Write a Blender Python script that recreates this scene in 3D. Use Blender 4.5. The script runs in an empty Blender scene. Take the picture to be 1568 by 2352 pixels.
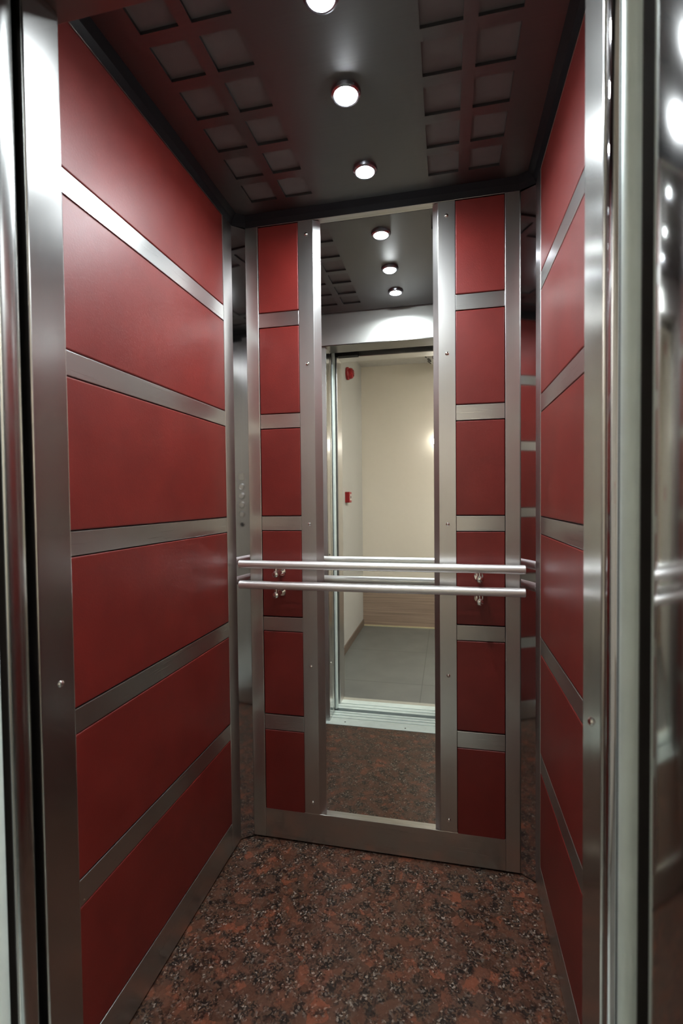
import bpy, bmesh, math, random
from mathutils import Vector, Matrix
random.seed(7)
D = bpy.data
SC = bpy.context.scene
COL = SC.collection

# ------------------------------------------------------------------ dimensions
XL, XR, YB = -0.334, 0.639, 1.578          # cabin side walls, back wall face
YM = 1.593                                 # mirror glass
ZT = 2.120                                 # top of the red panels
ROOF = 2.30
BANDS = [(1.829, 1.779), (1.485, 1.435), (1.1355, 1.0855), (0.787, 0.7365), (0.444, 0.389)]
SK = 0.1035
XC = 0.1475

# ------------------------------------------------------------------ mesh helpers
def add_box(bm, x0, x1, y0, y1, z0, z1, bev=0.0, seg=2, mi=0):
    r = bmesh.ops.create_cube(bm, size=1.0)
    vs = r['verts']
    for v in vs:
        v.co = Vector(((x0+x1)/2 + v.co.x*(x1-x0), (y0+y1)/2 + v.co.y*(y1-y0), (z0+z1)/2 + v.co.z*(z1-z0)))
    fs = set()
    for v in vs:
        for f in v.link_faces: fs.add(f)
    for f in fs: f.material_index = mi
    if bev > 0:
        es = set()
        for v in vs:
            for e in v.link_edges: es.add(e)
        r2 = bmesh.ops.bevel(bm, geom=list(es), offset=bev, segments=seg, affect='EDGES', profile=0.5, clamp_overlap=True)
        for f in r2['faces']: f.material_index = mi

def add_prism(bm, pts, z0, z1, mi=0):
    a = [bm.verts.new((p[0], p[1], z0)) for p in pts]
    b = [bm.verts.new((p[0], p[1], z1)) for p in pts]
    n = len(pts)
    fs = [bm.faces.new(a[::-1]), bm.faces.new(b)]
    for i in range(n):
        fs.append(bm.faces.new((a[i], a[(i+1) % n], b[(i+1) % n], b[i])))
    for f in fs: f.material_index = mi
    return fs

def add_lathe(bm, prof, mat=None, n=32, mi=0, smooth=True):
    """prof: list of (r, z); revolved about z, then transformed by mat"""
    mat = mat or Matrix.Identity(4)
    rings = []
    for r, z in prof:
        if r < 1e-6:
            rings.append([bm.verts.new(mat @ Vector((0, 0, z)))])
        else:
            rings.append([bm.verts.new(mat @ Vector((r*math.cos(2*math.pi*k/n), r*math.sin(2*math.pi*k/n), z))) for k in range(n)])
    for i in range(len(rings)-1):
        A, B = rings[i], rings[i+1]
        for k in range(n):
            k2 = (k+1) % n
            if len(A) == 1 and len(B) == 1: continue
            if len(A) == 1: f = bm.faces.new((A[0], B[k], B[k2]))
            elif len(B) == 1: f = bm.faces.new((A[k], A[k2], B[0]))
            else: f = bm.faces.new((A[k], A[k2], B[k2], B[k]))
            f.material_index = mi; f.smooth = smooth

def axis_mat(p, d):
    q = Vector(d).normalized().to_track_quat('Z', 'Y')
    return Matrix.Translation(Vector(p)) @ q.to_matrix().to_4x4()

def add_cyl(bm, p0, p1, r, n=24, bev=0.0, mi=0):
    p0, p1 = Vector(p0), Vector(p1)
    L = (p1-p0).length
    b = min(bev, r*0.9, L*0.45)
    prof = [(0, 0), (r-b, 0), (r, b), (r, L-b), (r-b, L), (0, L)] if b > 0 else [(0, 0), (r, 0), (r, L), (0, L)]
    add_lathe(bm, prof, axis_mat(p0, p1-p0), n, mi)

def add_sweep(bm, pts, r, n=10, mi=0, closed=False):
    pts = [Vector(p) for p in pts]
    rings = []
    m = len(pts)
    for i, p in enumerate(pts):
        a = pts[(i-1) % m] if (closed or i > 0) else p
        b = pts[(i+1) % m] if (closed or i < m-1) else p
        M = axis_mat(p, (b-a))
        rings.append([bm.verts.new(M @ Vector((r*math.cos(2*math.pi*k/n), r*math.sin(2*math.pi*k/n), 0))) for k in range(n)])
    for i in range(m if closed else m-1):
        A, B = rings[i], rings[(i+1) % m]
        for k in range(n):
            f = bm.faces.new((A[k], A[(k+1) % n], B[(k+1) % n], B[k])); f.smooth = True; f.material_index = mi
    if not closed:
        bm.faces.new(rings[0][::-1]).material_index = mi
        bm.faces.new(rings[-1]).material_index = mi

def obj(name, bm, mats, parent=None, sharp=0.6):
    bmesh.ops.recalc_face_normals(bm, faces=bm.faces[:])
    me = D.meshes.new(name)
    bm.to_mesh(me); bm.free()
    for m in (mats if isinstance(mats, (list, tuple)) else [mats]): me.materials.append(m)
    if any(p.use_smooth for p in me.polygons):
        me.set_sharp_from_angle(angle=sharp)
    o = D.objects.new(name, me)
    COL.objects.link(o)
    if parent is not None:
        o.parent = parent
        o.matrix_parent_inverse = Matrix.Translation(-Vector(parent.location))
    return o

def thing(name, label, cat, loc=(0, 0, 0), group=None):
    o = D.objects.new(name, None); COL.objects.link(o)
    o.location = loc; o.empty_display_size = 0.05
    o['label'] = label; o['category'] = cat
    if group: o['group'] = group
    return o

def struct(o, label=None, cat=None):
    o['kind'] = 'structure'
    if label: o['label'] = label
    if cat: o['category'] = cat
    return o

def B(*a, **k):
    bm = bmesh.new(); add_box(bm, *a, **k); return bm

# ------------------------------------------------------------------ materials
def newmat(name):
    m = D.materials.new(name); m.use_nodes = True
    nt = m.node_tree
    return m, nt, nt.nodes['Principled BSDF']

def N(nt, t, **kw):
    n = nt.nodes.new(t)
    for k, v in kw.items():
        if k in n.inputs: n.inputs[k].default_value = v
        else: setattr(n, k, v)
    return n

def coords(nt, scale=(1, 1, 1)):
    g = N(nt, 'ShaderNodeNewGeometry')
    mp = N(nt, 'ShaderNodeMapping')
    mp.inputs['Scale'].default_value = scale
    nt.links.new(g.outputs['Position'], mp.inputs['Vector'])
    return mp.outputs['Vector']

def ramp(nt, fac, stops):
    r = N(nt, 'ShaderNodeValToRGB')
    el = r.color_ramp.elements
    while len(el) < len(stops): el.new(0.5)
    for e, (p, c) in zip(el, stops):
        e.position = p; e.color = c if len(c) == 4 else (*c, 1)
    nt.links.new(fac, r.inputs['Fac'])
    return r

def steel(name, base, rough, grain=(400, 400, 3), gamt=0.10, bump=0.0):
    m, nt, p = newmat(name)
    p.inputs['Metallic'].default_value = 1.0
    v = coords(nt, grain)
    n = N(nt, 'ShaderNodeTexNoise', Scale=1.0, Detail=3.0, Roughness=0.6)
    nt.links.new(v, n.inputs['Vector'])
    lo = tuple(c*(1-gamt) for c in base); hi = tuple(min(1, c*(1+gamt)) for c in base)
    r = ramp(nt, n.outputs['Fac'], [(0.25, lo), (0.75, hi)])
    nt.links.new(r.outputs['Color'], p.inputs['Base Color'])
    mr = N(nt, 'ShaderNodeMapRange')
    mr.inputs['From Min'].default_value = 0.25; mr.inputs['From Max'].default_value = 0.66
    mr.inputs['To Min'].default_value = rough*0.97; mr.inputs['To Max'].default_value = rough*1.03
    nt.links.new(n.outputs['Fac'], mr.inputs['Value'])
    nt.links.new(mr.outputs['Result'], p.inputs['Roughness'])
    if bump > 0:
        b = N(nt, 'ShaderNodeBump', Strength=bump, Distance=0.0004)
        nt.links.new(n.outputs['Fac'], b.inputs['Height'])
        nt.links.new(b.outputs['Normal'], p.inputs['Normal'])
    return m

def plain(name, col, rough=0.5, metal=0.0, spec=None, emit=None, var=0.05):
    m, nt, p = newmat(name)
    p.inputs['Base Color'].default_value = (*col, 1)
    p.inputs['Roughness'].default_value = rough
    p.inputs['Metallic'].default_value = metal
    if spec is not None: p.inputs['Specular IOR Level'].default_value = spec
    if emit:
        p.inputs['Emission Color'].default_value = (*emit[0], 1)
        p.inputs['Emission Strength'].default_value = emit[1]
    v = coords(nt, (25, 25, 25))
    n = N(nt, 'ShaderNodeTexNoise', Scale=1.0, Detail=4.0)
    nt.links.new(v, n.inputs['Vector'])
    r = ramp(nt, n.outputs['Fac'], [(0.3, tuple(c*(1-var) for c in col)), (0.7, tuple(min(1, c*(1+var)) for c in col))])
    nt.links.new(r.outputs['Color'], p.inputs['Base Color'])
    return m

M_V = steel('brushed_steel_upright', (0.60, 0.59, 0.575), 0.31, (900, 900, 3), 0.018)
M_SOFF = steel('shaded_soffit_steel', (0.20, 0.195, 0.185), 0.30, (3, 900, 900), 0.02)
M_RET = steel('brushed_return_steel', (0.56, 0.555, 0.54), 0.20, (900, 900, 3), 0.018)
M_H = steel('brushed_steel_level', (0.58, 0.575, 0.56), 0.28, (3, 3, 900), 0.012)
M_POL = steel('polished_steel', (0.60, 0.59, 0.60), 0.045, (60, 60, 2), 0.03)
M_JAMB = steel('dull_polished_steel', (0.46, 0.45, 0.44), 0.10, (60, 60, 2), 0.03)
M_TUBE = steel('tube_steel', (0.90, 0.895, 0.885), 0.40, (3, 3, 3), 0.01)
M_RING = steel('dark_ring_steel', (0.45, 0.45, 0.50), 0.22, (80, 80, 80), 0.03)
M_COVE = plain('dark_cove_paint', (0.010, 0.010, 0.012), 0.35, spec=0.2)
M_HEAD = steel('satin_header_steel', (0.60, 0.60, 0.585), 0.54, (3, 3, 900), 0.03)
M_CHROME = steel('chrome', (0.75, 0.74, 0.72), 0.10, (80, 80, 80), 0.03)
M_DOOR = steel('satin_door_steel', (0.58, 0.585, 0.57), 0.20, (700, 700, 3), 0.04)
M_SILL = plain('aluminium_sill', (0.62, 0.70, 0.67), 0.45, 0.25)
M_PIT = plain('gap_grey', (0.10, 0.12, 0.13), 0.6)
M_CEIL = steel('ceiling_steel', (0.175, 0.17, 0.17), 0.36, (4, 300, 300), 0.04)
M_MIR = steel('mirror_silver', (0.86, 0.87, 0.845), 0.004, (6, 6, 6), 0.01)
M_DARK = plain('dark_gap', (0.012, 0.012, 0.012), 0.7)
M_BLACK = plain('black_rubber', (0.02, 0.02, 0.02), 0.5)
M_CREAM = plain('cream_gloss_paint', (0.72, 0.665, 0.57), 0.16, spec=0.7, var=0.008)
M_PLAST = plain('white_plaster', (0.44, 0.43, 0.395), 0.55, var=0.01)
M_LCEIL = plain('landing_ceiling_paint', (0.60, 0.57, 0.52), 0.8)
M_ALARM = plain('alarm_red', (0.30, 0.012, 0.015), 0.35)
M_THR = plain('beige_threshold', (0.33, 0.32, 0.27), 0.5)
M_BODY = plain('dark_door_body', (0.035, 0.03, 0.027), 0.4)
M_BRASS = plain('pale_brass', (0.75, 0.68, 0.45), 0.35, 0.6)
M_BASEB = plain('brown_baseboard', (0.14, 0.10, 0.075), 0.45)
M_GLASSW = plain('opal_glass', (0.72, 0.70, 0.66), 0.3)
M_GRILLE = plain('dark_filigree', (0.05, 0.045, 0.04), 0.4, 0.7)
M_BACKING = plain('ceiling_backing', (0.15, 0.14, 0.135), 0.55, 0.3)

def red_mat():
    m, nt, p = newmat('red_leather_laminate')
    v = coords(nt, (1, 1, 1))
    n1 = N(nt, 'ShaderNodeTexNoise', Scale=9.0, Detail=4.0)
    nt.links.new(v, n1.inputs['Vector'])
    r = ramp(nt, n1.outputs['Fac'], [(0.3, (0.148, 0.0125, 0.0092)), (0.7, (0.183, 0.0165, 0.012))])
    nt.links.new(r.outputs['Color'], p.inputs['Base Color'])
    p.inputs['Roughness'].default_value = 0.41
    p.inputs['Specular IOR Level'].default_value = 0.66
    n2 = N(nt, 'ShaderNodeTexNoise', Scale=620.0, Detail=2.0)
    n3 = N(nt, 'ShaderNodeTexVoronoi', Scale=260.0)
    nt.links.new(v, n2.inputs['Vector']); nt.links.new(v, n3.inputs['Vector'])
    mx = N(nt, 'ShaderNodeMath', operation='ADD')
    nt.links.new(n2.outputs['Fac'], mx.inputs[0]); nt.links.new(n3.outputs['Distance'], mx.inputs[1])
    b = N(nt, 'ShaderNodeBump', Strength=0.16, Distance=0.0006)
    nt.links.new(mx.outputs['Value'], b.inputs['Height'])
    nt.links.new(b.outputs['Normal'], p.inputs['Normal'])
    return m
M_RED = red_mat()

def granite_mat():
    m, nt, p = newmat('red_granite')
    v = coords(nt, (1, 1, 1))
    warp = N(nt, 'ShaderNodeTexNoise', Scale=55.0, Detail=3.0)
    nt.links.new(v, warp.inputs['Vector'])
    vm = N(nt, 'ShaderNodeVectorMath', operation='MULTIPLY_ADD')
    vm.inputs[1].default_value = (0.016, 0.016, 0.016)
    nt.links.new(warp.outputs['Color'], vm.inputs[0]); nt.links.new(v, vm.inputs[2])
    # feldspar crystals
    v1 = N(nt, 'ShaderNodeTexVoronoi', Scale=34.0)
    nt.links.new(vm.outputs['Vector'], v1.inputs['Vector'])
    sep = N(nt, 'ShaderNodeSeparateColor')
    nt.links.new(v1.outputs['Color'], sep.inputs['Color'])
    base = ramp(nt, sep.outputs['Red'], [(0.0, (0.115, 0.055, 0.035)), (0.35, (0.20, 0.085, 0.052)), (0.65, (0.15, 0.085, 0.06)), (1.0, (0.34, 0.115, 0.062))])
    # fine grains
    v2 = N(nt, 'ShaderNodeTexVoronoi', Scale=215.0)
    nt.links.new(vm.outputs['Vector'], v2.inputs['Vector'])
    sep2 = N(nt, 'ShaderNodeSeparateColor')
    nt.links.new(v2.outputs['Color'], sep2.inputs['Color'])
    grains = ramp(nt, sep2.outputs['Green'], [(0.0, (0.012, 0.013, 0.013)), (0.36, (0.045, 0.04, 0.036)), (0.56, (0.14, 0.09, 0.06)), (0.86, (0.20, 0.18, 0.155)), (0.955, (0.42, 0.38, 0.33))])
    grains.color_ramp.interpolation = 'CONSTANT'
    n4 = N(nt, 'ShaderNodeTexNoise', Scale=24.0, Detail=6.0, Roughness=0.68)
    nt.links.new(v, n4.inputs['Vector'])
    mask = ramp(nt, n4.outputs['Fac'], [(0.43, (0.10, 0.10, 0.10)), (0.56, (0.86, 0.86, 0.86))])
    mix = N(nt, 'ShaderNodeMixRGB')
    nt.links.new(mask.outputs['Color'], mix.inputs['Fac'])
    nt.links.new(base.outputs['Color'], mix.inputs['Color1']); nt.links.new(grains.outputs['Color'], mix.inputs['Color2'])
    dk = N(nt, 'ShaderNodeMixRGB', blend_type='MULTIPLY'); dk.inputs['Fac'].default_value = 1.0; dk.inputs['Color2'].default_value = (0.66, 0.64, 0.62, 1)
    nt.links.new(mix.outputs['Color'], dk.inputs['Color1'])
    nt.links.new(dk.outputs['Color'], p.inputs['Base Color'])
    p.inputs['Roughness'].default_value = 0.28
    p.inputs['Specular IOR Level'].default_value = 0.35
    return m
M_GRAN = granite_mat()

def tile_mat():
    m, nt, p = newmat('grey_floor_tiles')
    g = N(nt, 'ShaderNodeNewGeometry')
    sx = N(nt, 'ShaderNodeSeparateXYZ')
    nt.links.new(g.outputs['Position'], sx.inputs['Vector'])
    def line(out, off, pitch, w):
        a = N(nt, 'ShaderNodeMath', operation='ADD'); a.inputs[1].default_value = off + pitch*20
        nt.links.new(out, a.inputs[0])
        d = N(nt, 'ShaderNodeMath', operation='MODULO'); d.inputs[1].default_value = pitch
        nt.links.new(a.outputs[0], d.inputs[0])
        l = N(nt, 'ShaderNodeMath', operation='LESS_THAN'); l.inputs[1].default_value = w
        nt.links.new(d.outputs[0], l.inputs[0])
        return l.outputs[0]
    lx = line(sx.outputs['X'], -0.215+0.002, 0.66, 0.005)
    ly = line(sx.outputs['Y'], 0.56, 0.65, 0.006)
    mx = N(nt, 'ShaderNodeMath', operation='MAXIMUM')
    nt.links.new(lx, mx.inputs[0]); nt.links.new(ly, mx.inputs[1])
    n = N(nt, 'ShaderNodeTexNoise', Scale=6.0, Detail=5.0)
    nt.links.new(g.outputs['Position'], n.inputs['Vector'])
    r = ramp(nt, n.outputs['Fac'], [(0.3, (0.12, 0.123, 0.115)), (0.7, (0.148, 0.153, 0.14))])
    mix = N(nt, 'ShaderNodeMixRGB'); mix.inputs['Color2'].default_value = (0.07, 0.07, 0.065, 1)
    nt.links.new(mx.outputs[0], mix.inputs['Fac']); nt.links.new(r.outputs['Color'], mix.inputs['Color1'])
    nt.links.new(mix.outputs['Color'], p.inputs['Base Color'])
    p.inputs['Roughness'].default_value = 0.3
    return m
M_TILE = tile_mat()

def wood_mat():
    m, nt, p = newmat('wood_grain_dado')
    v = coords(nt, (2.0, 2.0, 110.0))
    n = N(nt, 'ShaderNodeTexNoise', Scale=1.0, Detail=4.0, Roughness=0.6)
    nt.links.new(v, n.inputs['Vector'])
    r = ramp(nt, n.outputs['Fac'], [(0.3, (0.22, 0.155, 0.115)), (0.7, (0.37, 0.275, 0.205))])
    nt.links.new(r.outputs['Color'], p.inputs['Base Color'])
    p.inputs['Roughness'].default_value = 0.4
    return m
M_WOOD = wood_mat()

def emit_mat(name, col, strength):
    m = D.materials.new(name); m.use_nodes = True
    nt = m.node_tree; nt.nodes.clear()
    e = N(nt, 'ShaderNodeEmission'); e.inputs['Color'].default_value = (*col, 1); e.inputs['Strength'].default_value = strength
    o = N(nt, 'ShaderNodeOutputMaterial')
    nt.links.new(e.outputs[0], o.inputs['Surface'])
    return m
M_LED = emit_mat('led_lens', (0.90, 0.965, 1.0), 1350.0)
M_BULB = emit_mat('bulb_glass', (0.90, 0.965, 1.0), 560.0)
M_GLOW = emit_mat('wall_glow_emitter', (1.0, 0.97, 0.92), 16.0)  # emitter of the added glow dome on the landing wall
M_FILL = emit_mat('landing_fill_emitter', (1.0, 0.975, 0.93), 195.0)  # emitter of the added, unseen fill panel over the landing

# ------------------------------------------------------------------ cabin floor
fl = obj('floor', B(XL-0.01, XR+0.01, 0.729, YB+0.02, -0.04, 0.0), M_GRAN)
struct(fl, 'speckled red and black granite floor of the lift cabin', 'floor')

# ------------------------------------------------------------------ side walls
def rows():
    zs = [ZT] + [z for b in BANDS for z in b] + [SK]
    return [(zs[2*i+1], zs[2*i]) for i in range(6)]         # (low, high) for each red row, top first

def side_wall(side, y0, y1, ypost):
    s = 1 if side == 'left' else -1
    xw = XL if side == 'left' else XR
    def bx(d0, d1, *a, **k):        # depth measured from the wall face outwards (negative = into the wall)
        xa, xb = xw + s*d0, xw + s*d1
        return B(min(xa, xb), max(xa, xb), *a, **k)
    w = obj('wall_'+side, bx(-0.03, -0.012, 0.70, ypost+0.002, 0.0, ROOF), M_DARK)
    struct(w, side+' cabin wall of red panels between brushed steel bands', 'wall')
    g = 0.0011
    for lo, hi in rows():
        p = obj('red_panel', bx(-0.013, 0.0, y0+g, y1-g, lo+g, hi-g, bev=0.003, seg=3), M_RED, w)
        p['label'] = 'dark red leather-textured wall panel'
    for hi, lo in BANDS:
        p = obj('steel_band', bx(-0.013, 0.0, y0+g, y1-g, lo+g, hi-g, bev=0.0011), M_H, w)
        p['label'] = 'brushed steel band'
    obj('skirting', bx(-0.013, 0.0, y0, y1, 0.006, SK-g, bev=0.0011), M_H, w)
    obj('corner_post', bx(-0.013, 0.0007, y1, ypost, 0.005, ROOF, bev=0.0012), M_V, w)
    obj('front_post', bx(-0.013, 0.0007, y0-0.072, y0, 0.005, ROOF, bev=0.0012), M_V, w)
    obj('top_rail', bx(-0.013, 0.0, y0, y1, ZT+g, ROOF, bev=0.0011), M_H, w)
    return w
YP = 1.482
wl = side_wall('left', 0.798, YP, 1.548)
wr = side_wall('right', 0.985, YP, 1.555)

# ------------------------------------------------------------------ corner chamfers
def chamfer(name, a, b, label):
    a, b = Vector((*a, 0)), Vector((*b, 0))
    t = (b-a).normalized(); n = Vector((-t.y, t.x, 0))
    if n.y < 0: n = -n
    bm = bmesh.new()
    a2, b2 = a - t*0.0, b + t*0.0
    add_prism(bm, [(a2.x, a2.y), (b2.x, b2.y), (b2.x+n.x*0.012, b2.y+n.y*0.012), (a2.x+n.x*0.012, a2.y+n.y*0.012)], 0.004, ROOF)
    o = obj(name, bm, M_POL)
    return struct(o, label, 'corner trim')
chamfer('trim_1', (XL, 1.548), (-0.294, 1.581), 'polished steel corner strip between left wall and back wall')
chamfer('trim_2', (XR, 1.555), (0.596, YB+0.004), 'polished steel corner strip between back wall and right wall')

# ------------------------------------------------------------------ back wall
wb = obj('wall_back', B(-0.30, 0.60, YM+0.006, YM+0.03, 0.0, ROOF), M_DARK)
struct(wb, 'back cabin wall with two columns of red panels beside the mirror', 'wall')
g = 0.0011
for xa, xb in ((-0.2515, -0.107), (0.404, 0.5535)):
    for lo, hi in rows():
        p = obj('red_panel', B(xa+g, xb-g, YB, YB+0.014, lo+g, hi-g, bev=0.003, seg=3), M_RED, wb)
        p['label'] = 'dark red leather-textured wall panel'
    for hi, lo in BANDS:
        p = obj('steel_band', B(xa+g, xb-g, YB, YB+0.014, lo+g, hi-g, bev=0.0011), M_H, wb)
        p['label'] = 'brushed steel band'
obj('edge_post', B(-0.296, -0.2515, YB-0.0007, YB+0.014, 0.006, ROOF, bev=0.0012), M_V, wb)
obj('edge_post', B(0.5535, 0.5965, YB-0.0007, YB+0.014, 0.006, ROOF, bev=0.0012), M_V, wb)
obj('skirting', B(-0.2515, 0.5535, YB, YB+0.028, 0.006, 0.1085, bev=0.0011), M_H, wb)
obj('top_rail', B(-0.2515, 0.5535, YB, YB+0.028, ZT+g, ROOF, bev=0.0011), M_H, wb)

# ------------------------------------------------------------------ mirror with screwed side strips
mi = thing('mirror', 'tall narrow wall mirror between steel strips on the back wall', 'mirror', (0.15, YM, 0.11))
bm = bmesh.new(); add_box(bm, -0.040, 0.342, YM, YM+0.005, 0.1075, ZT+0.004)
obj('mirror_glass', bm, M_MIR, mi)
def strip(pts, xs):
    bm = bmesh.new(); add_prism(bm, pts, 0.109, ZT-0.0005)
    s = obj('side_strip', bm, M_V, mi)
    s['label'] = 'brushed steel strip with bevelled edge'
    for z in (2.076, 1.647, 1.108, 0.621, 0.148):
        bm = bmesh.new()
        add_lathe(bm, [(0, 0.0045), (0.003, 0.004), (0.0055, 0.002), (0.006, 0)], axis_mat((xs, YB-0.0004, z), (0, -1, 0)), 16)
        add_box(bm, xs-0.0035, xs+0.0035, YB-0.0052, YB-0.004, z-0.0006, z+0.0006)
        sc = obj('screw', bm, M_CHROME, s)
        sc['label'] = 'chrome dome-head screw'
strip([(-0.107, YB-0.0005), (-0.0565, YB-0.0005), (-0.0555, YB), (-0.034, YM-0.0005), (-0.034, YM-0.0001), (-0.107, YM-0.0001)], -0.0795)
strip([(0.404, YB-0.0005), (0.404, YM-0.0001), (0.3355, YM-0.0001), (0.3355, YM-0.0005), (0.3515, YB), (0.3525, YB-0.0005)], 0.3785)

# ------------------------------------------------------------------ handrails
def handrail(label, zt):
    r, yr = 0.0138, 1.520
    t = thing('handrail', label, 'handrail', (0.145, yr, zt), 'steel handrails on the back wall')
    bm = bmesh.new(); add_cyl(bm, (-0.311, yr, zt), (0.604, yr, zt), r, 40, 0.0015)
    obj('tube', bm, M_TUBE, t)
    for x in (-0.180, 0.4725):
        bm = bmesh.new()
        za = zt - 0.0315
        add_cyl(bm, (x, YB+0.001, za), (x, yr-0.006, za), 0.0072, 20, 0.0015)
        add_cyl(bm, (x, YB+0.002, za), (x, YB-0.004, za), 0.0145, 28, 0.0015)
        add_cyl(bm, (x, yr, za), (x, yr, zt-r+0.002), 0.0072, 18)
        add_lathe(bm, [(0, 0.0065), (0.0070, 0.006), (0.0104, 0.0035), (0.0104, -0.006), (0.0080, -0.009)], axis_mat((x, yr-0.006, za), (0, -1, 0)), 22)
        b = obj('bracket', bm, M_CHROME, t)
        b['label'] = 'small chrome wall bracket under the tube'
handrail('upper of the two horizontal steel handrails on the back wall', 0.9755)
handrail('lower of the two horizontal steel handrails on the back wall', 0.9065)

# ------------------------------------------------------------------ control panel (hidden side of right wall, seen in the left corner strip)
cp = thing('control_panel', 'tall steel lift control panel with buttons beside the door, mirrored in the left corner strip', 'control panel', (XR, 0.86, 0.0))
obj('panel_plate', B(0.626, XR+0.001, 0.745, 0.968, 0.004, 2.10, bev=0.002), M_V, cp)
yb = 0.905
for z in (1.268, 1.215, 1.162, 1.109):
    bm = bmesh.new()
    add_lathe(bm, [(0.019, 0), (0.019, 0.003), (0.0165, 0.005), (0.0145, 0.0035), (0.0, 0.003)], axis_mat((0.6265, yb, z), (-1, 0, 0)), 28)
    obj('call_button', bm, M_CHROME, cp)
bm = bmesh.new()
add_lathe(bm, [(0.016, 0), (0.016, 0.004), (0.012, 0.005), (0.011, 0.003), (0.0, 0.003)], axis_mat((0.6265, yb, 1.050), (-1, 0, 0)), 28)
k = obj('key_switch', bm, M_CHROME, cp)
bm = bmesh.new(); add_lathe(bm, [(0.011, 0), (0.011, 0.0036), (0, 0.0036)], axis_mat((0.6265, yb, 1.050), (-1, 0, 0)), 24)
obj('keyhole', bm, M_BLACK, k)
obj('indicator', B(0.6235, 0.6265, yb-0.018, yb+0.018, 1.305, 1.345, bev=0.001), M_CHROME, cp)

# ------------------------------------------------------------------ cabin ceiling sheet with square cut-outs
cx0, cx1, cy0, cy1, cz = -0.322, 0.628, 0.730, 1.553, 2.150
holes_x = [(-0.2345, -0.148), (-0.119, -0.0325), (0.3265, 0.413), (0.442, 0.5285)]
holes_y = [(1.4045 - 0.1159*i, 1.492 - 0.1159*i) for i in range(6)]
bm = bmesh.new()
xs = sorted([cx0, cx1] + [v for h in holes_x for v in h])
ys = sorted([cy0, cy1] + [v for h in holes_y for v in h])
th = 0.007
def is_hole(i, j):
    mx, my = (xs[i]+xs[i+1])/2, (ys[j]+ys[j+1])/2
    return any(a < mx < b for a, b in holes_x) and any(a < my < b for a, b in holes_y)
def q(*p): bm.faces.new([bm.verts.new(c) for c in p])
nx, ny = len(xs)-1, len(ys)-1
solid = lambda i, j: 0 <= i < nx and 0 <= j < ny and not is_hole(i, j)
for i in range(nx):
    for j in range(ny):
        if not solid(i, j): continue
        a, b, c, d = xs[i], xs[i+1], ys[j], ys[j+1]
        q((a, c, cz), (a, d, cz), (b, d, cz), (b, c, cz))
        q((a, c, cz+th), (b, c, cz+th), (b, d, cz+th), (a, d, cz+th))
        if not solid(i-1, j): q((a, c, cz), (a, c, cz+th), (a, d, cz+th), (a, d, cz))
        if not solid(i+1, j): q((b, c, cz), (b, d, cz), (b, d, cz+th), (b, c, cz+th))
        if not solid(i, j-1): q((a, c, cz), (b, c, cz), (b, c, cz+th), (a, c, cz+th))
        if not solid(i, j+1): q((a, d, cz), (a, d, cz+th), (b, d, cz+th), (b, d, cz))
bmesh.ops.remove_doubles(bm, verts=bm.verts[:], dist=1e-5)
ce = obj('ceiling', bm, M_CEIL)
struct(ce, 'dark steel suspended cabin ceiling with rows of square cut-outs', 'ceiling')
obj('backing_plate', B(cx0+0.01, cx1-0.01, cy0+0.01, cy1-0.01, cz+th+0.0005, cz+th+0.006), M_BACKING, ce)
def cove():
    bm = bmesh.new()
    xl, xr, yf, yk = XL+0.0005, XR-0.0005, 0.722, YB-0.0015
    out = [(xl, yf), (xl, 1.548), (-0.294, yk), (0.5965, yk), (xr, 1.552), (xr, yf)]
    inn = [(xl+0.026, yf), (xl+0.026, 1.530), (-0.284, yk-0.026), (0.586, yk-0.026), (xr-0.026, 1.532), (xr-0.026, yf)]
    n = len(out)
    lo = [bm.verts.new((*p, ZT+0.0015)) for p in out]
    mid = [bm.verts.new((a[0]*0.62+b[0]*0.38, a[1]*0.62+b[1]*0.38, ZT+0.017)) for a, b in zip(out, inn)]
    hi = [bm.verts.new((*p, cz-0.0004)) for p in inn]
    top = [bm.verts.new((*p, cz-0.0004)) for p in out]
    for i in range(n-1):
        for A, Bq in ((lo, mid), (mid, hi), (hi, top), (top, lo)):
            bm.faces.new((A[i], A[i+1], Bq[i+1], Bq[i]))
    bm.faces.new((lo[0], mid[0], hi[0], top[0])); bm.faces.new((lo[-1], top[-1], hi[-1], mid[-1]))
    return bm
cv = obj('trim_7', cove(), M_COVE)
struct(cv, 'narrow black cove moulding along the top of the cabin walls', 'trim')
rf = obj('ceiling.001', B(XL-0.03, XR+0.03, 0.60, YM+0.03, ROOF, ROOF+0.02), M_DARK)
struct(rf, 'dark cabin roof above the suspended ceiling', 'ceiling')

# ------------------------------------------------------------------ ceiling spotlights
LIGHTS = [(1.419, 'ceiling spotlight nearest the back wall', 'flush'),
          (1.146, 'middle one of the three ceiling spotlights, with a hanging bulb', 'hanging'),
          (0.915, 'ceiling spotlight nearest the door, at the top edge of the photo', 'flush')]
for y, lab, sort in LIGHTS:
    t = thing('ceiling_spotlight', 'round white-lit ' + lab, 'ceiling light', (XC, y, cz), 'spotlights along the cabin ceiling')
    M = Matrix.Translation((XC, y, cz))
    bm = bmesh.new()
    add_lathe(bm, [(0.0262, -0.0005), (0.0266, -0.0088), (0.030, -0.0098), (0.0345, -0.0065), (0.036, 0.0), (0.036, 0.0004)], M, 40)
    obj('trim_ring', bm, M_RING, t)
    bm = bmesh.new()
    if sort == 'flush':
        prof = [(0.0258, -0.0006), (0.022, -0.0018), (0.012, -0.0026), (0.0, -0.0028)]
    else:
        prof = [(0.0256, -0.001), (0.0252, -0.0095), (0.0215, -0.0130), (0.012, -0.0155), (0.0, -0.0163)]
    add_lathe(bm, prof, M, 24)
    obj('lens', bm, M_LED if sort == 'flush' else M_BULB, t)

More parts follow.
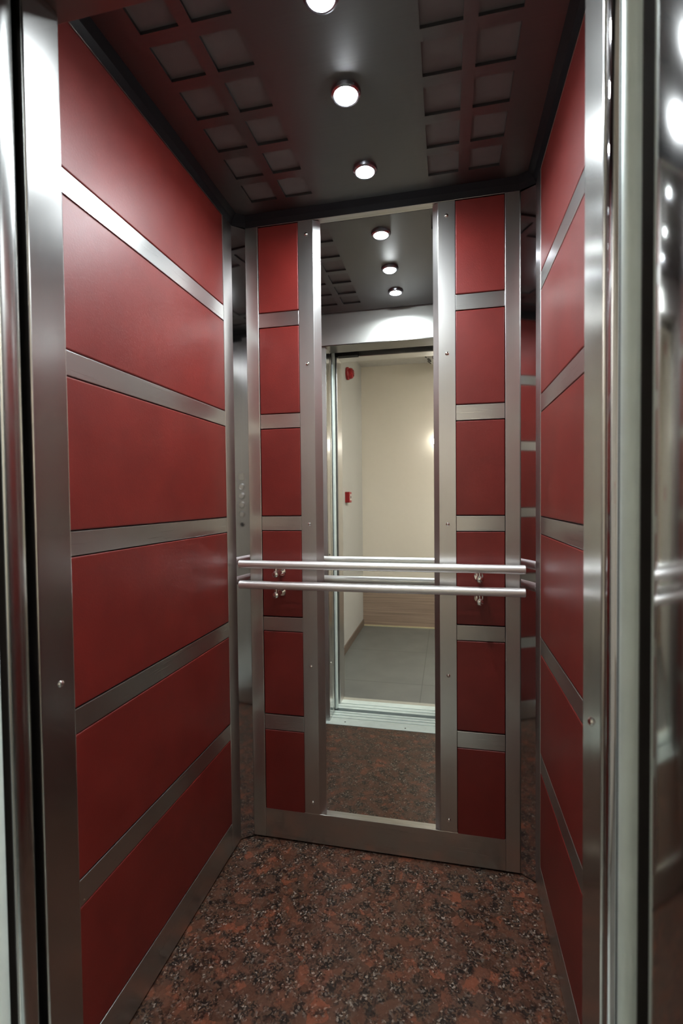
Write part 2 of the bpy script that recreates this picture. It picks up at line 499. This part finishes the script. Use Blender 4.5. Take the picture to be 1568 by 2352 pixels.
# ------------------------------------------------------------------ cabin front: returns, header
JL, JR = -0.241, 0.562
wf = obj('wall_front', B(XL-0.02, XR+0.02, 0.586, 0.712, 1.992, ROOF, bev=0.0015), M_HEAD)
struct(wf, 'cabin front wall: steel header above the door with a return on each side', 'wall')
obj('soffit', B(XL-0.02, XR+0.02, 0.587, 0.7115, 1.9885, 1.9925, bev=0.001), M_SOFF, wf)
rl = obj('door_return', B(XL-0.02, JL, 0.626, 0.698, 0.003, 1.9885, bev=0.003, seg=3), M_RET, wf)
obj('return_face', B(XL-0.02, JL-0.003, 0.6975, 0.6995, 0.003, 1.9885), M_HEAD, wf)
rr = obj('door_return', B(JR, XR+0.02, 0.6455, 0.730, 0.003, 1.9885, bev=0.003, seg=3), M_RET, wf)
for ret, x, y, d in ((rl, JL, 0.667, 1), (rr, JR, 0.688, -1)):
    for z in (0.307, 0.895):
        bm = bmesh.new()
        add_lathe(bm, [(0, 0.0045), (0.003, 0.004), (0.0055, 0.002), (0.006, 0)], axis_mat((x, y, z), (d, 0, 0)), 16)
        obj('screw', bm, M_CHROME, ret)['label'] = 'chrome dome-head screw'

# ------------------------------------------------------------------ sliding doors (open, only their leading edges show)
def leaf(name, x, y0, y1, dirn, depth, bulge, z1, mat, label):
    """upright door edge whose nose bulges towards the opening; dirn +1 = nose points to +x"""
    xa, xb = x - dirn*depth, x - dirn*bulge
    body = obj(name, B(min(xa, xb), max(xa, xb), y0, y1, 0.008, z1, bev=0.0008, seg=1), M_BODY)
    struct(body, label, 'door')
    bm = bmesh.new()
    n = 14
    yc, h = (y0+y1)/2, (y1-y0)/2 - 0.0003
    pts = []
    for k in range(n+1):
        a = math.pi*k/n
        pts.append((x - dirn*bulge + dirn*bulge*math.sin(a), yc + h*math.cos(a)))
    add_prism(bm, pts, 0.008, z1)
    for f in bm.faces:
        if abs(f.normal.z) < 0.5: f.smooth = True
    obj('door_nose', bm, mat, body, sharp=0.7)['label'] = 'rounded metal edge strip'
    return body
leaf('door_1', JL-0.001, 0.576, 0.613, 1, 0.09, 0.005, 1.987, M_DOOR, 'edge of the left car door slid open, beside the left return')
leaf('door_2', JR+0.001, 0.620, 0.642, -1, 0.085, 0.012, 1.987, M_POL, 'polished edge of the right car door slid open, beside the right return')
leaf('door_3', -0.233, 0.515, 0.560, 1, 0.10, 0.012, 2.026, M_SILL, 'edge of the left landing door slid open')
leaf('door_4', 0.5475, 0.525, 0.548, -1, 0.11, 0.014, 2.026, M_SILL, 'pale rounded edge of the right landing door slid open')

# landing door frame
fr = obj('trim_3', B(-0.33, -0.233, 0.358, 0.478, 0.0, 2.000, bev=0.003), M_V)
struct(fr, 'steel landing door frame around the opening', 'door frame')
bm = bmesh.new()
yc, h, bl = 0.424, 0.067, 0.010
pts = [(0.65, yc-h), (0.65, yc+h)]
for kk in range(17):
    a = math.pi*kk/16
    pts.append((0.551 + bl - bl*math.sin(a), yc + h*math.cos(a)))
add_prism(bm, pts, 0.0, 2.000)
for f in bm.faces:
    if abs(f.normal.z) < 0.5: f.smooth = True
obj('right_jamb', bm, M_JAMB, fr, sharp=0.7)
obj('lintel', B(-0.33, 0.65, 0.358, 0.452, 2.000, 2.16, bev=0.003), M_H, fr)

# door track above
tr = thing('door_track', 'black sliding-door track in the slot above the door opening', 'door track', (0.15, 0.57, 2.05))
bm = bmesh.new()
add_box(bm, -0.34, 0.66, 0.456, 0.583, 2.035, 2.20)
add_box(bm, -0.225, -0.11, 0.458, 0.50, 1.995, 2.035)
obj('track_beam', bm, M_DARK, tr)
bm = bmesh.new()
bm.free()
for x in (-0.05, 0.20, 0.26): obj('hanger', B(x-0.003, x+0.003, 0.562, 0.568, 2.015, 2.036), M_CHROME, tr)

# ------------------------------------------------------------------ sills
def grooved_sill(name, label, y0, y1, plate, grooves, screws):
    t = thing(name, label, 'sill', (0.15, (y0+y1)/2, 0.0), 'door sills')
    bm = bmesh.new()
    add_box(bm, -0.33, 0.65, y0, y1, -0.03, -0.006)
    edges = [y0] + [v for gv in sorted(grooves) for v in gv] + [y1]
    for i in range(0, len(edges), 2):
        add_box(bm, -0.33, 0.65, edges[i], edges[i+1], -0.006, 0.003, bev=0.0008, seg=1)
    s = obj('sill_plate', bm, M_SILL, t)
    for x, y in screws:
        bm = bmesh.new(); add_lathe(bm, [(0, 0.0012), (0.003, 0.001), (0.0045, 0.0)], Matrix.Translation((x, y, 0.003)), 12)
        obj('screw', bm, M_BLACK, s)
grooved_sill('door_sill', 'grooved aluminium sill at the edge of the granite cabin floor', 0.566, 0.729, 0.66,
             [(0.648, 0.654), (0.614, 0.622), (0.584, 0.592)], [(-0.16, 0.695), (0.16, 0.705), (0.46, 0.705)])
grooved_sill('door_sill', 'grooved aluminium sill on the landing side of the gap', 0.412, 0.530, 0.45,
             [(0.498, 0.506), (0.462, 0.470)], [])

pit = obj('trim_6', B(-0.33, 0.65, 0.531, 0.565, -0.03, -0.012), M_PIT)
struct(pit, 'dark running gap between the two aluminium sills', 'gap')

# ------------------------------------------------------------------ landing outside the lift
LX0, LX1, LY0, LZ = -0.40, 1.75, -1.28, 2.41
fl2 = obj('floor.001', B(LX0-0.02, LX1+0.02, LY0-0.02, 0.372, -0.04, 0.0), M_TILE)
struct(fl2, 'grey tiled landing floor outside the lift', 'floor')
th_ = obj('trim_4', B(-0.33, 0.65, 0.372, 0.411, -0.03, 0.001), M_THR)
struct(th_, 'pale threshold strip between landing tiles and sill', 'trim')
w2 = obj('wall_landing_left', B(LX0-0.05, LX0, LY0-0.05, 0.36, 0.0, LZ), M_PLAST)
struct(w2, 'off-white left wall of the landing', 'wall')
w3 = obj('wall_landing_far', B(LX0-0.05, LX1+0.05, LY0-0.05, LY0, 0.0, LZ), M_CREAM)
struct(w3, 'glossy cream far wall of the landing', 'wall')
obj('wood_dado', B(LX0, LX1, LY0, LY0+0.008, 0.006, 0.40), M_WOOD, w3)['label'] = 'brown wood-grained lower part of the wall'
w4 = obj('wall_landing_right', B(LX1, LX1+0.05, LY0-0.05, 0.36, 0.0, LZ), M_PLAST)
struct(w4, 'off-white right wall of the landing', 'wall')
bm = bmesh.new()
add_box(bm, LX0-0.05, -0.33, 0.345, 0.47, 0.0, LZ)
add_box(bm, 0.65, LX1+0.05, 0.345, 0.47, 0.0, LZ)
add_box(bm, -0.33, 0.65, 0.362, 0.47, 2.16, LZ)
w5 = obj('wall_landing_front', bm, M_PLAST)
struct(w5, 'landing wall around the lift door', 'wall')
c2 = obj('ceiling.002', B(LX0-0.05, LX1+0.05, LY0-0.05, 0.47, LZ, LZ+0.04), M_LCEIL)
struct(c2, 'cream landing ceiling', 'ceiling')
bb = obj('baseboard_left', B(LX0, LX0+0.009, LY0+0.009, 0.36, 0.0, 0.062, bev=0.001), M_BASEB)
struct(bb, 'dark brown baseboard along the left landing wall', 'baseboard')
t5 = obj('trim_5', B(LX0+0.009, LX1, LY0+0.008, LY0+0.016, 0.0, 0.010), M_BRASS)
struct(t5, 'thin pale strip at the foot of the far landing wall', 'trim')

# red alarm devices
t = thing('alarm_siren', 'red round fire alarm siren high on the left landing wall, seen in the mirror', 'fire alarm', (LX0, -0.605, 2.184))
bm = bmesh.new(); add_cyl(bm, (LX0-0.001, -0.605, 2.184), (LX0+0.022, -0.605, 2.184), 0.050, 32, 0.004)
obj('base', bm, M_ALARM, t)
bm = bmesh.new()
add_lathe(bm, [(0.042, 0.0), (0.043, 0.016), (0.036, 0.030), (0.022, 0.037), (0.0, 0.039)], axis_mat((LX0+0.021, -0.605, 2.184), (1, 0, 0)), 28)
obj('sounder', bm, M_ALARM, t)
bm = bmesh.new()
for a in range(8):
    an = a*math.pi/4
    c = Vector((LX0+0.053, -0.605+0.022*math.cos(an), 2.184+0.022*math.sin(an)))
    add_cyl(bm, c, c + Vector((0.006, 0, 0)), 0.004, 8)
obj('vent', bm, M_BLACK, t)
t = thing('fire_alarm_call_point', 'square red fire alarm call point on the left landing wall, below the siren', 'fire alarm', (LX0, -0.545, 1.204))
obj('housing', B(LX0-0.001, LX0+0.035, -0.590, -0.500, 1.162, 1.246, bev=0.004), M_ALARM, t)
obj('press_plate', B(LX0+0.034, LX0+0.037, -0.573, -0.517, 1.180, 1.228, bev=0.001), plain('off_white', (0.55, 0.5, 0.45), 0.4), t)
bm = bmesh.new(); add_lathe(bm, [(0.010, 0), (0.010, 0.002), (0, 0.002)], axis_mat((LX0+0.0368, -0.545, 1.204), (1, 0, 0)), 20)
obj('press_dot', bm, M_BLACK, t)

# ornate ceiling lamp of the landing
cl = (0.345, -1.03, LZ)
t = thing('ceiling_lamp', 'round ornate ceiling lamp with dark filigree on the landing ceiling, seen in the mirror', 'ceiling lamp', cl)
M = Matrix.Translation(cl)
bm = bmesh.new(); add_lathe(bm, [(0.0, 0.0), (0.150, 0.0), (0.152, -0.012), (0.140, -0.020)], M, 40)
obj('rim', bm, M_GRILLE, t)
bm = bmesh.new(); add_lathe(bm, [(0.138, -0.018), (0.128, -0.045), (0.095, -0.072), (0.045, -0.087), (0.0, -0.090)], M, 40)
obj('shade', bm, M_GLASSW, t)
bm = bmesh.new()
for a in range(10):
    an = 2*math.pi*a/10
    pts = []
    for s_ in range(13):
        u = s_/12
        rr_ = 0.134*(1-u) + 0.04*u
        zz = -0.020 - 0.068*math.sin(u*math.pi/2)
        aa = an + 0.32*math.sin(u*math.pi*2.0)
        pts.append((cl[0]+rr_*math.cos(aa), cl[1]+rr_*math.sin(aa), cl[2]+zz-0.002))
    add_sweep(bm, pts, 0.0035, 6)
    ring = [(cl[0]+(0.118+0.013*math.cos(b_))*math.cos(an+0.3+0.12*math.sin(b_)), cl[1]+(0.118+0.013*math.cos(b_))*math.sin(an+0.3+0.12*math.sin(b_)), cl[2]-0.058+0.012*math.cos(b_)) for b_ in [2*math.pi*k_/12 for k_ in range(12)]]
    add_sweep(bm, ring, 0.003, 6, closed=True)
obj('filigree', bm, M_GRILLE, t)

# added glowing dome that makes the bright glow on the far wall
glow_x, glow_z = 0.302, 1.70
t = thing('wall_glow_helper', 'glowing white dome added on the far landing wall, for the glow at the mirror edge', 'added glow', (glow_x, LY0, glow_z))
bm = bmesh.new(); add_cyl(bm, (glow_x, LY0-0.001, glow_z), (glow_x, LY0+0.012, glow_z), 0.050, 32, 0.003)
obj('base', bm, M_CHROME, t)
bm = bmesh.new(); add_lathe(bm, [(0.047, 0.0), (0.049, 0.018), (0.043, 0.040), (0.026, 0.055), (0.0, 0.060)], axis_mat((glow_x, LY0+0.0115, glow_z), (0, 1, 0)), 32)
obj('shade', bm, M_GLOW, t)

# added light panel further along the landing ceiling (outside the frame; it lights the landing)
t = thing('landing_fill_panel', 'flat square light panel added out of view on the ceiling to fill the landing', 'ceiling light', (1.40, 0.05, LZ))
obj('frame', B(1.23, 1.57, -0.12, 0.22, LZ-0.018, LZ, bev=0.002), M_PLAST, t)
obj('diffuser', B(1.25, 1.55, -0.10, 0.20, LZ-0.020, LZ-0.0175), M_FILL, t)

# ------------------------------------------------------------------ world
w = D.worlds.new('World'); SC.world = w; w.use_nodes = True
w.node_tree.nodes['Background'].inputs['Color'].default_value = (0.01, 0.01, 0.012, 1)
w.node_tree.nodes['Background'].inputs['Strength'].default_value = 0.3

# ------------------------------------------------------------------ camera
cam = D.cameras.new('camera'); co = D.objects.new('camera', cam); COL.objects.link(co)
f_px = 1111.56
cam.sensor_fit = 'VERTICAL'; cam.sensor_height = 36.0; cam.sensor_width = 24.0
cam.lens = f_px/2352*36.0
cam.clip_start = 0.02
yaw, pitch, roll = 0.2155, -0.0275, -0.0105
co.location = (0.3775, 0.0, 1.193)
Mrot = Matrix.Rotation(yaw, 4, 'Z') @ Matrix.Rotation(math.pi/2 + pitch, 4, 'X') @ Matrix.Rotation(roll, 4, 'Z')
co.rotation_euler = Mrot.to_euler()
cam.dof.use_dof = True; cam.dof.focus_distance = 1.75; cam.dof.aperture_fstop = 4.0
SC.camera = co

# ------------------------------------------------------------------ render look
SC.view_settings.view_transform = 'Standard'
SC.view_settings.look = 'None'
SC.view_settings.exposure = 0.0
SC.view_settings.gamma = 0.92
cy = SC.cycles
cy.use_denoising = True
cy.use_adaptive_sampling = True; cy.adaptive_threshold = 0.05
try: cy.denoiser = 'OPENIMAGEDENOISE'
except Exception: pass
cy.max_bounces = 9; cy.glossy_bounces = 7; cy.diffuse_bounces = 4
cy.sample_clamp_indirect = 12.0

cy.blur_glossy = 0.3
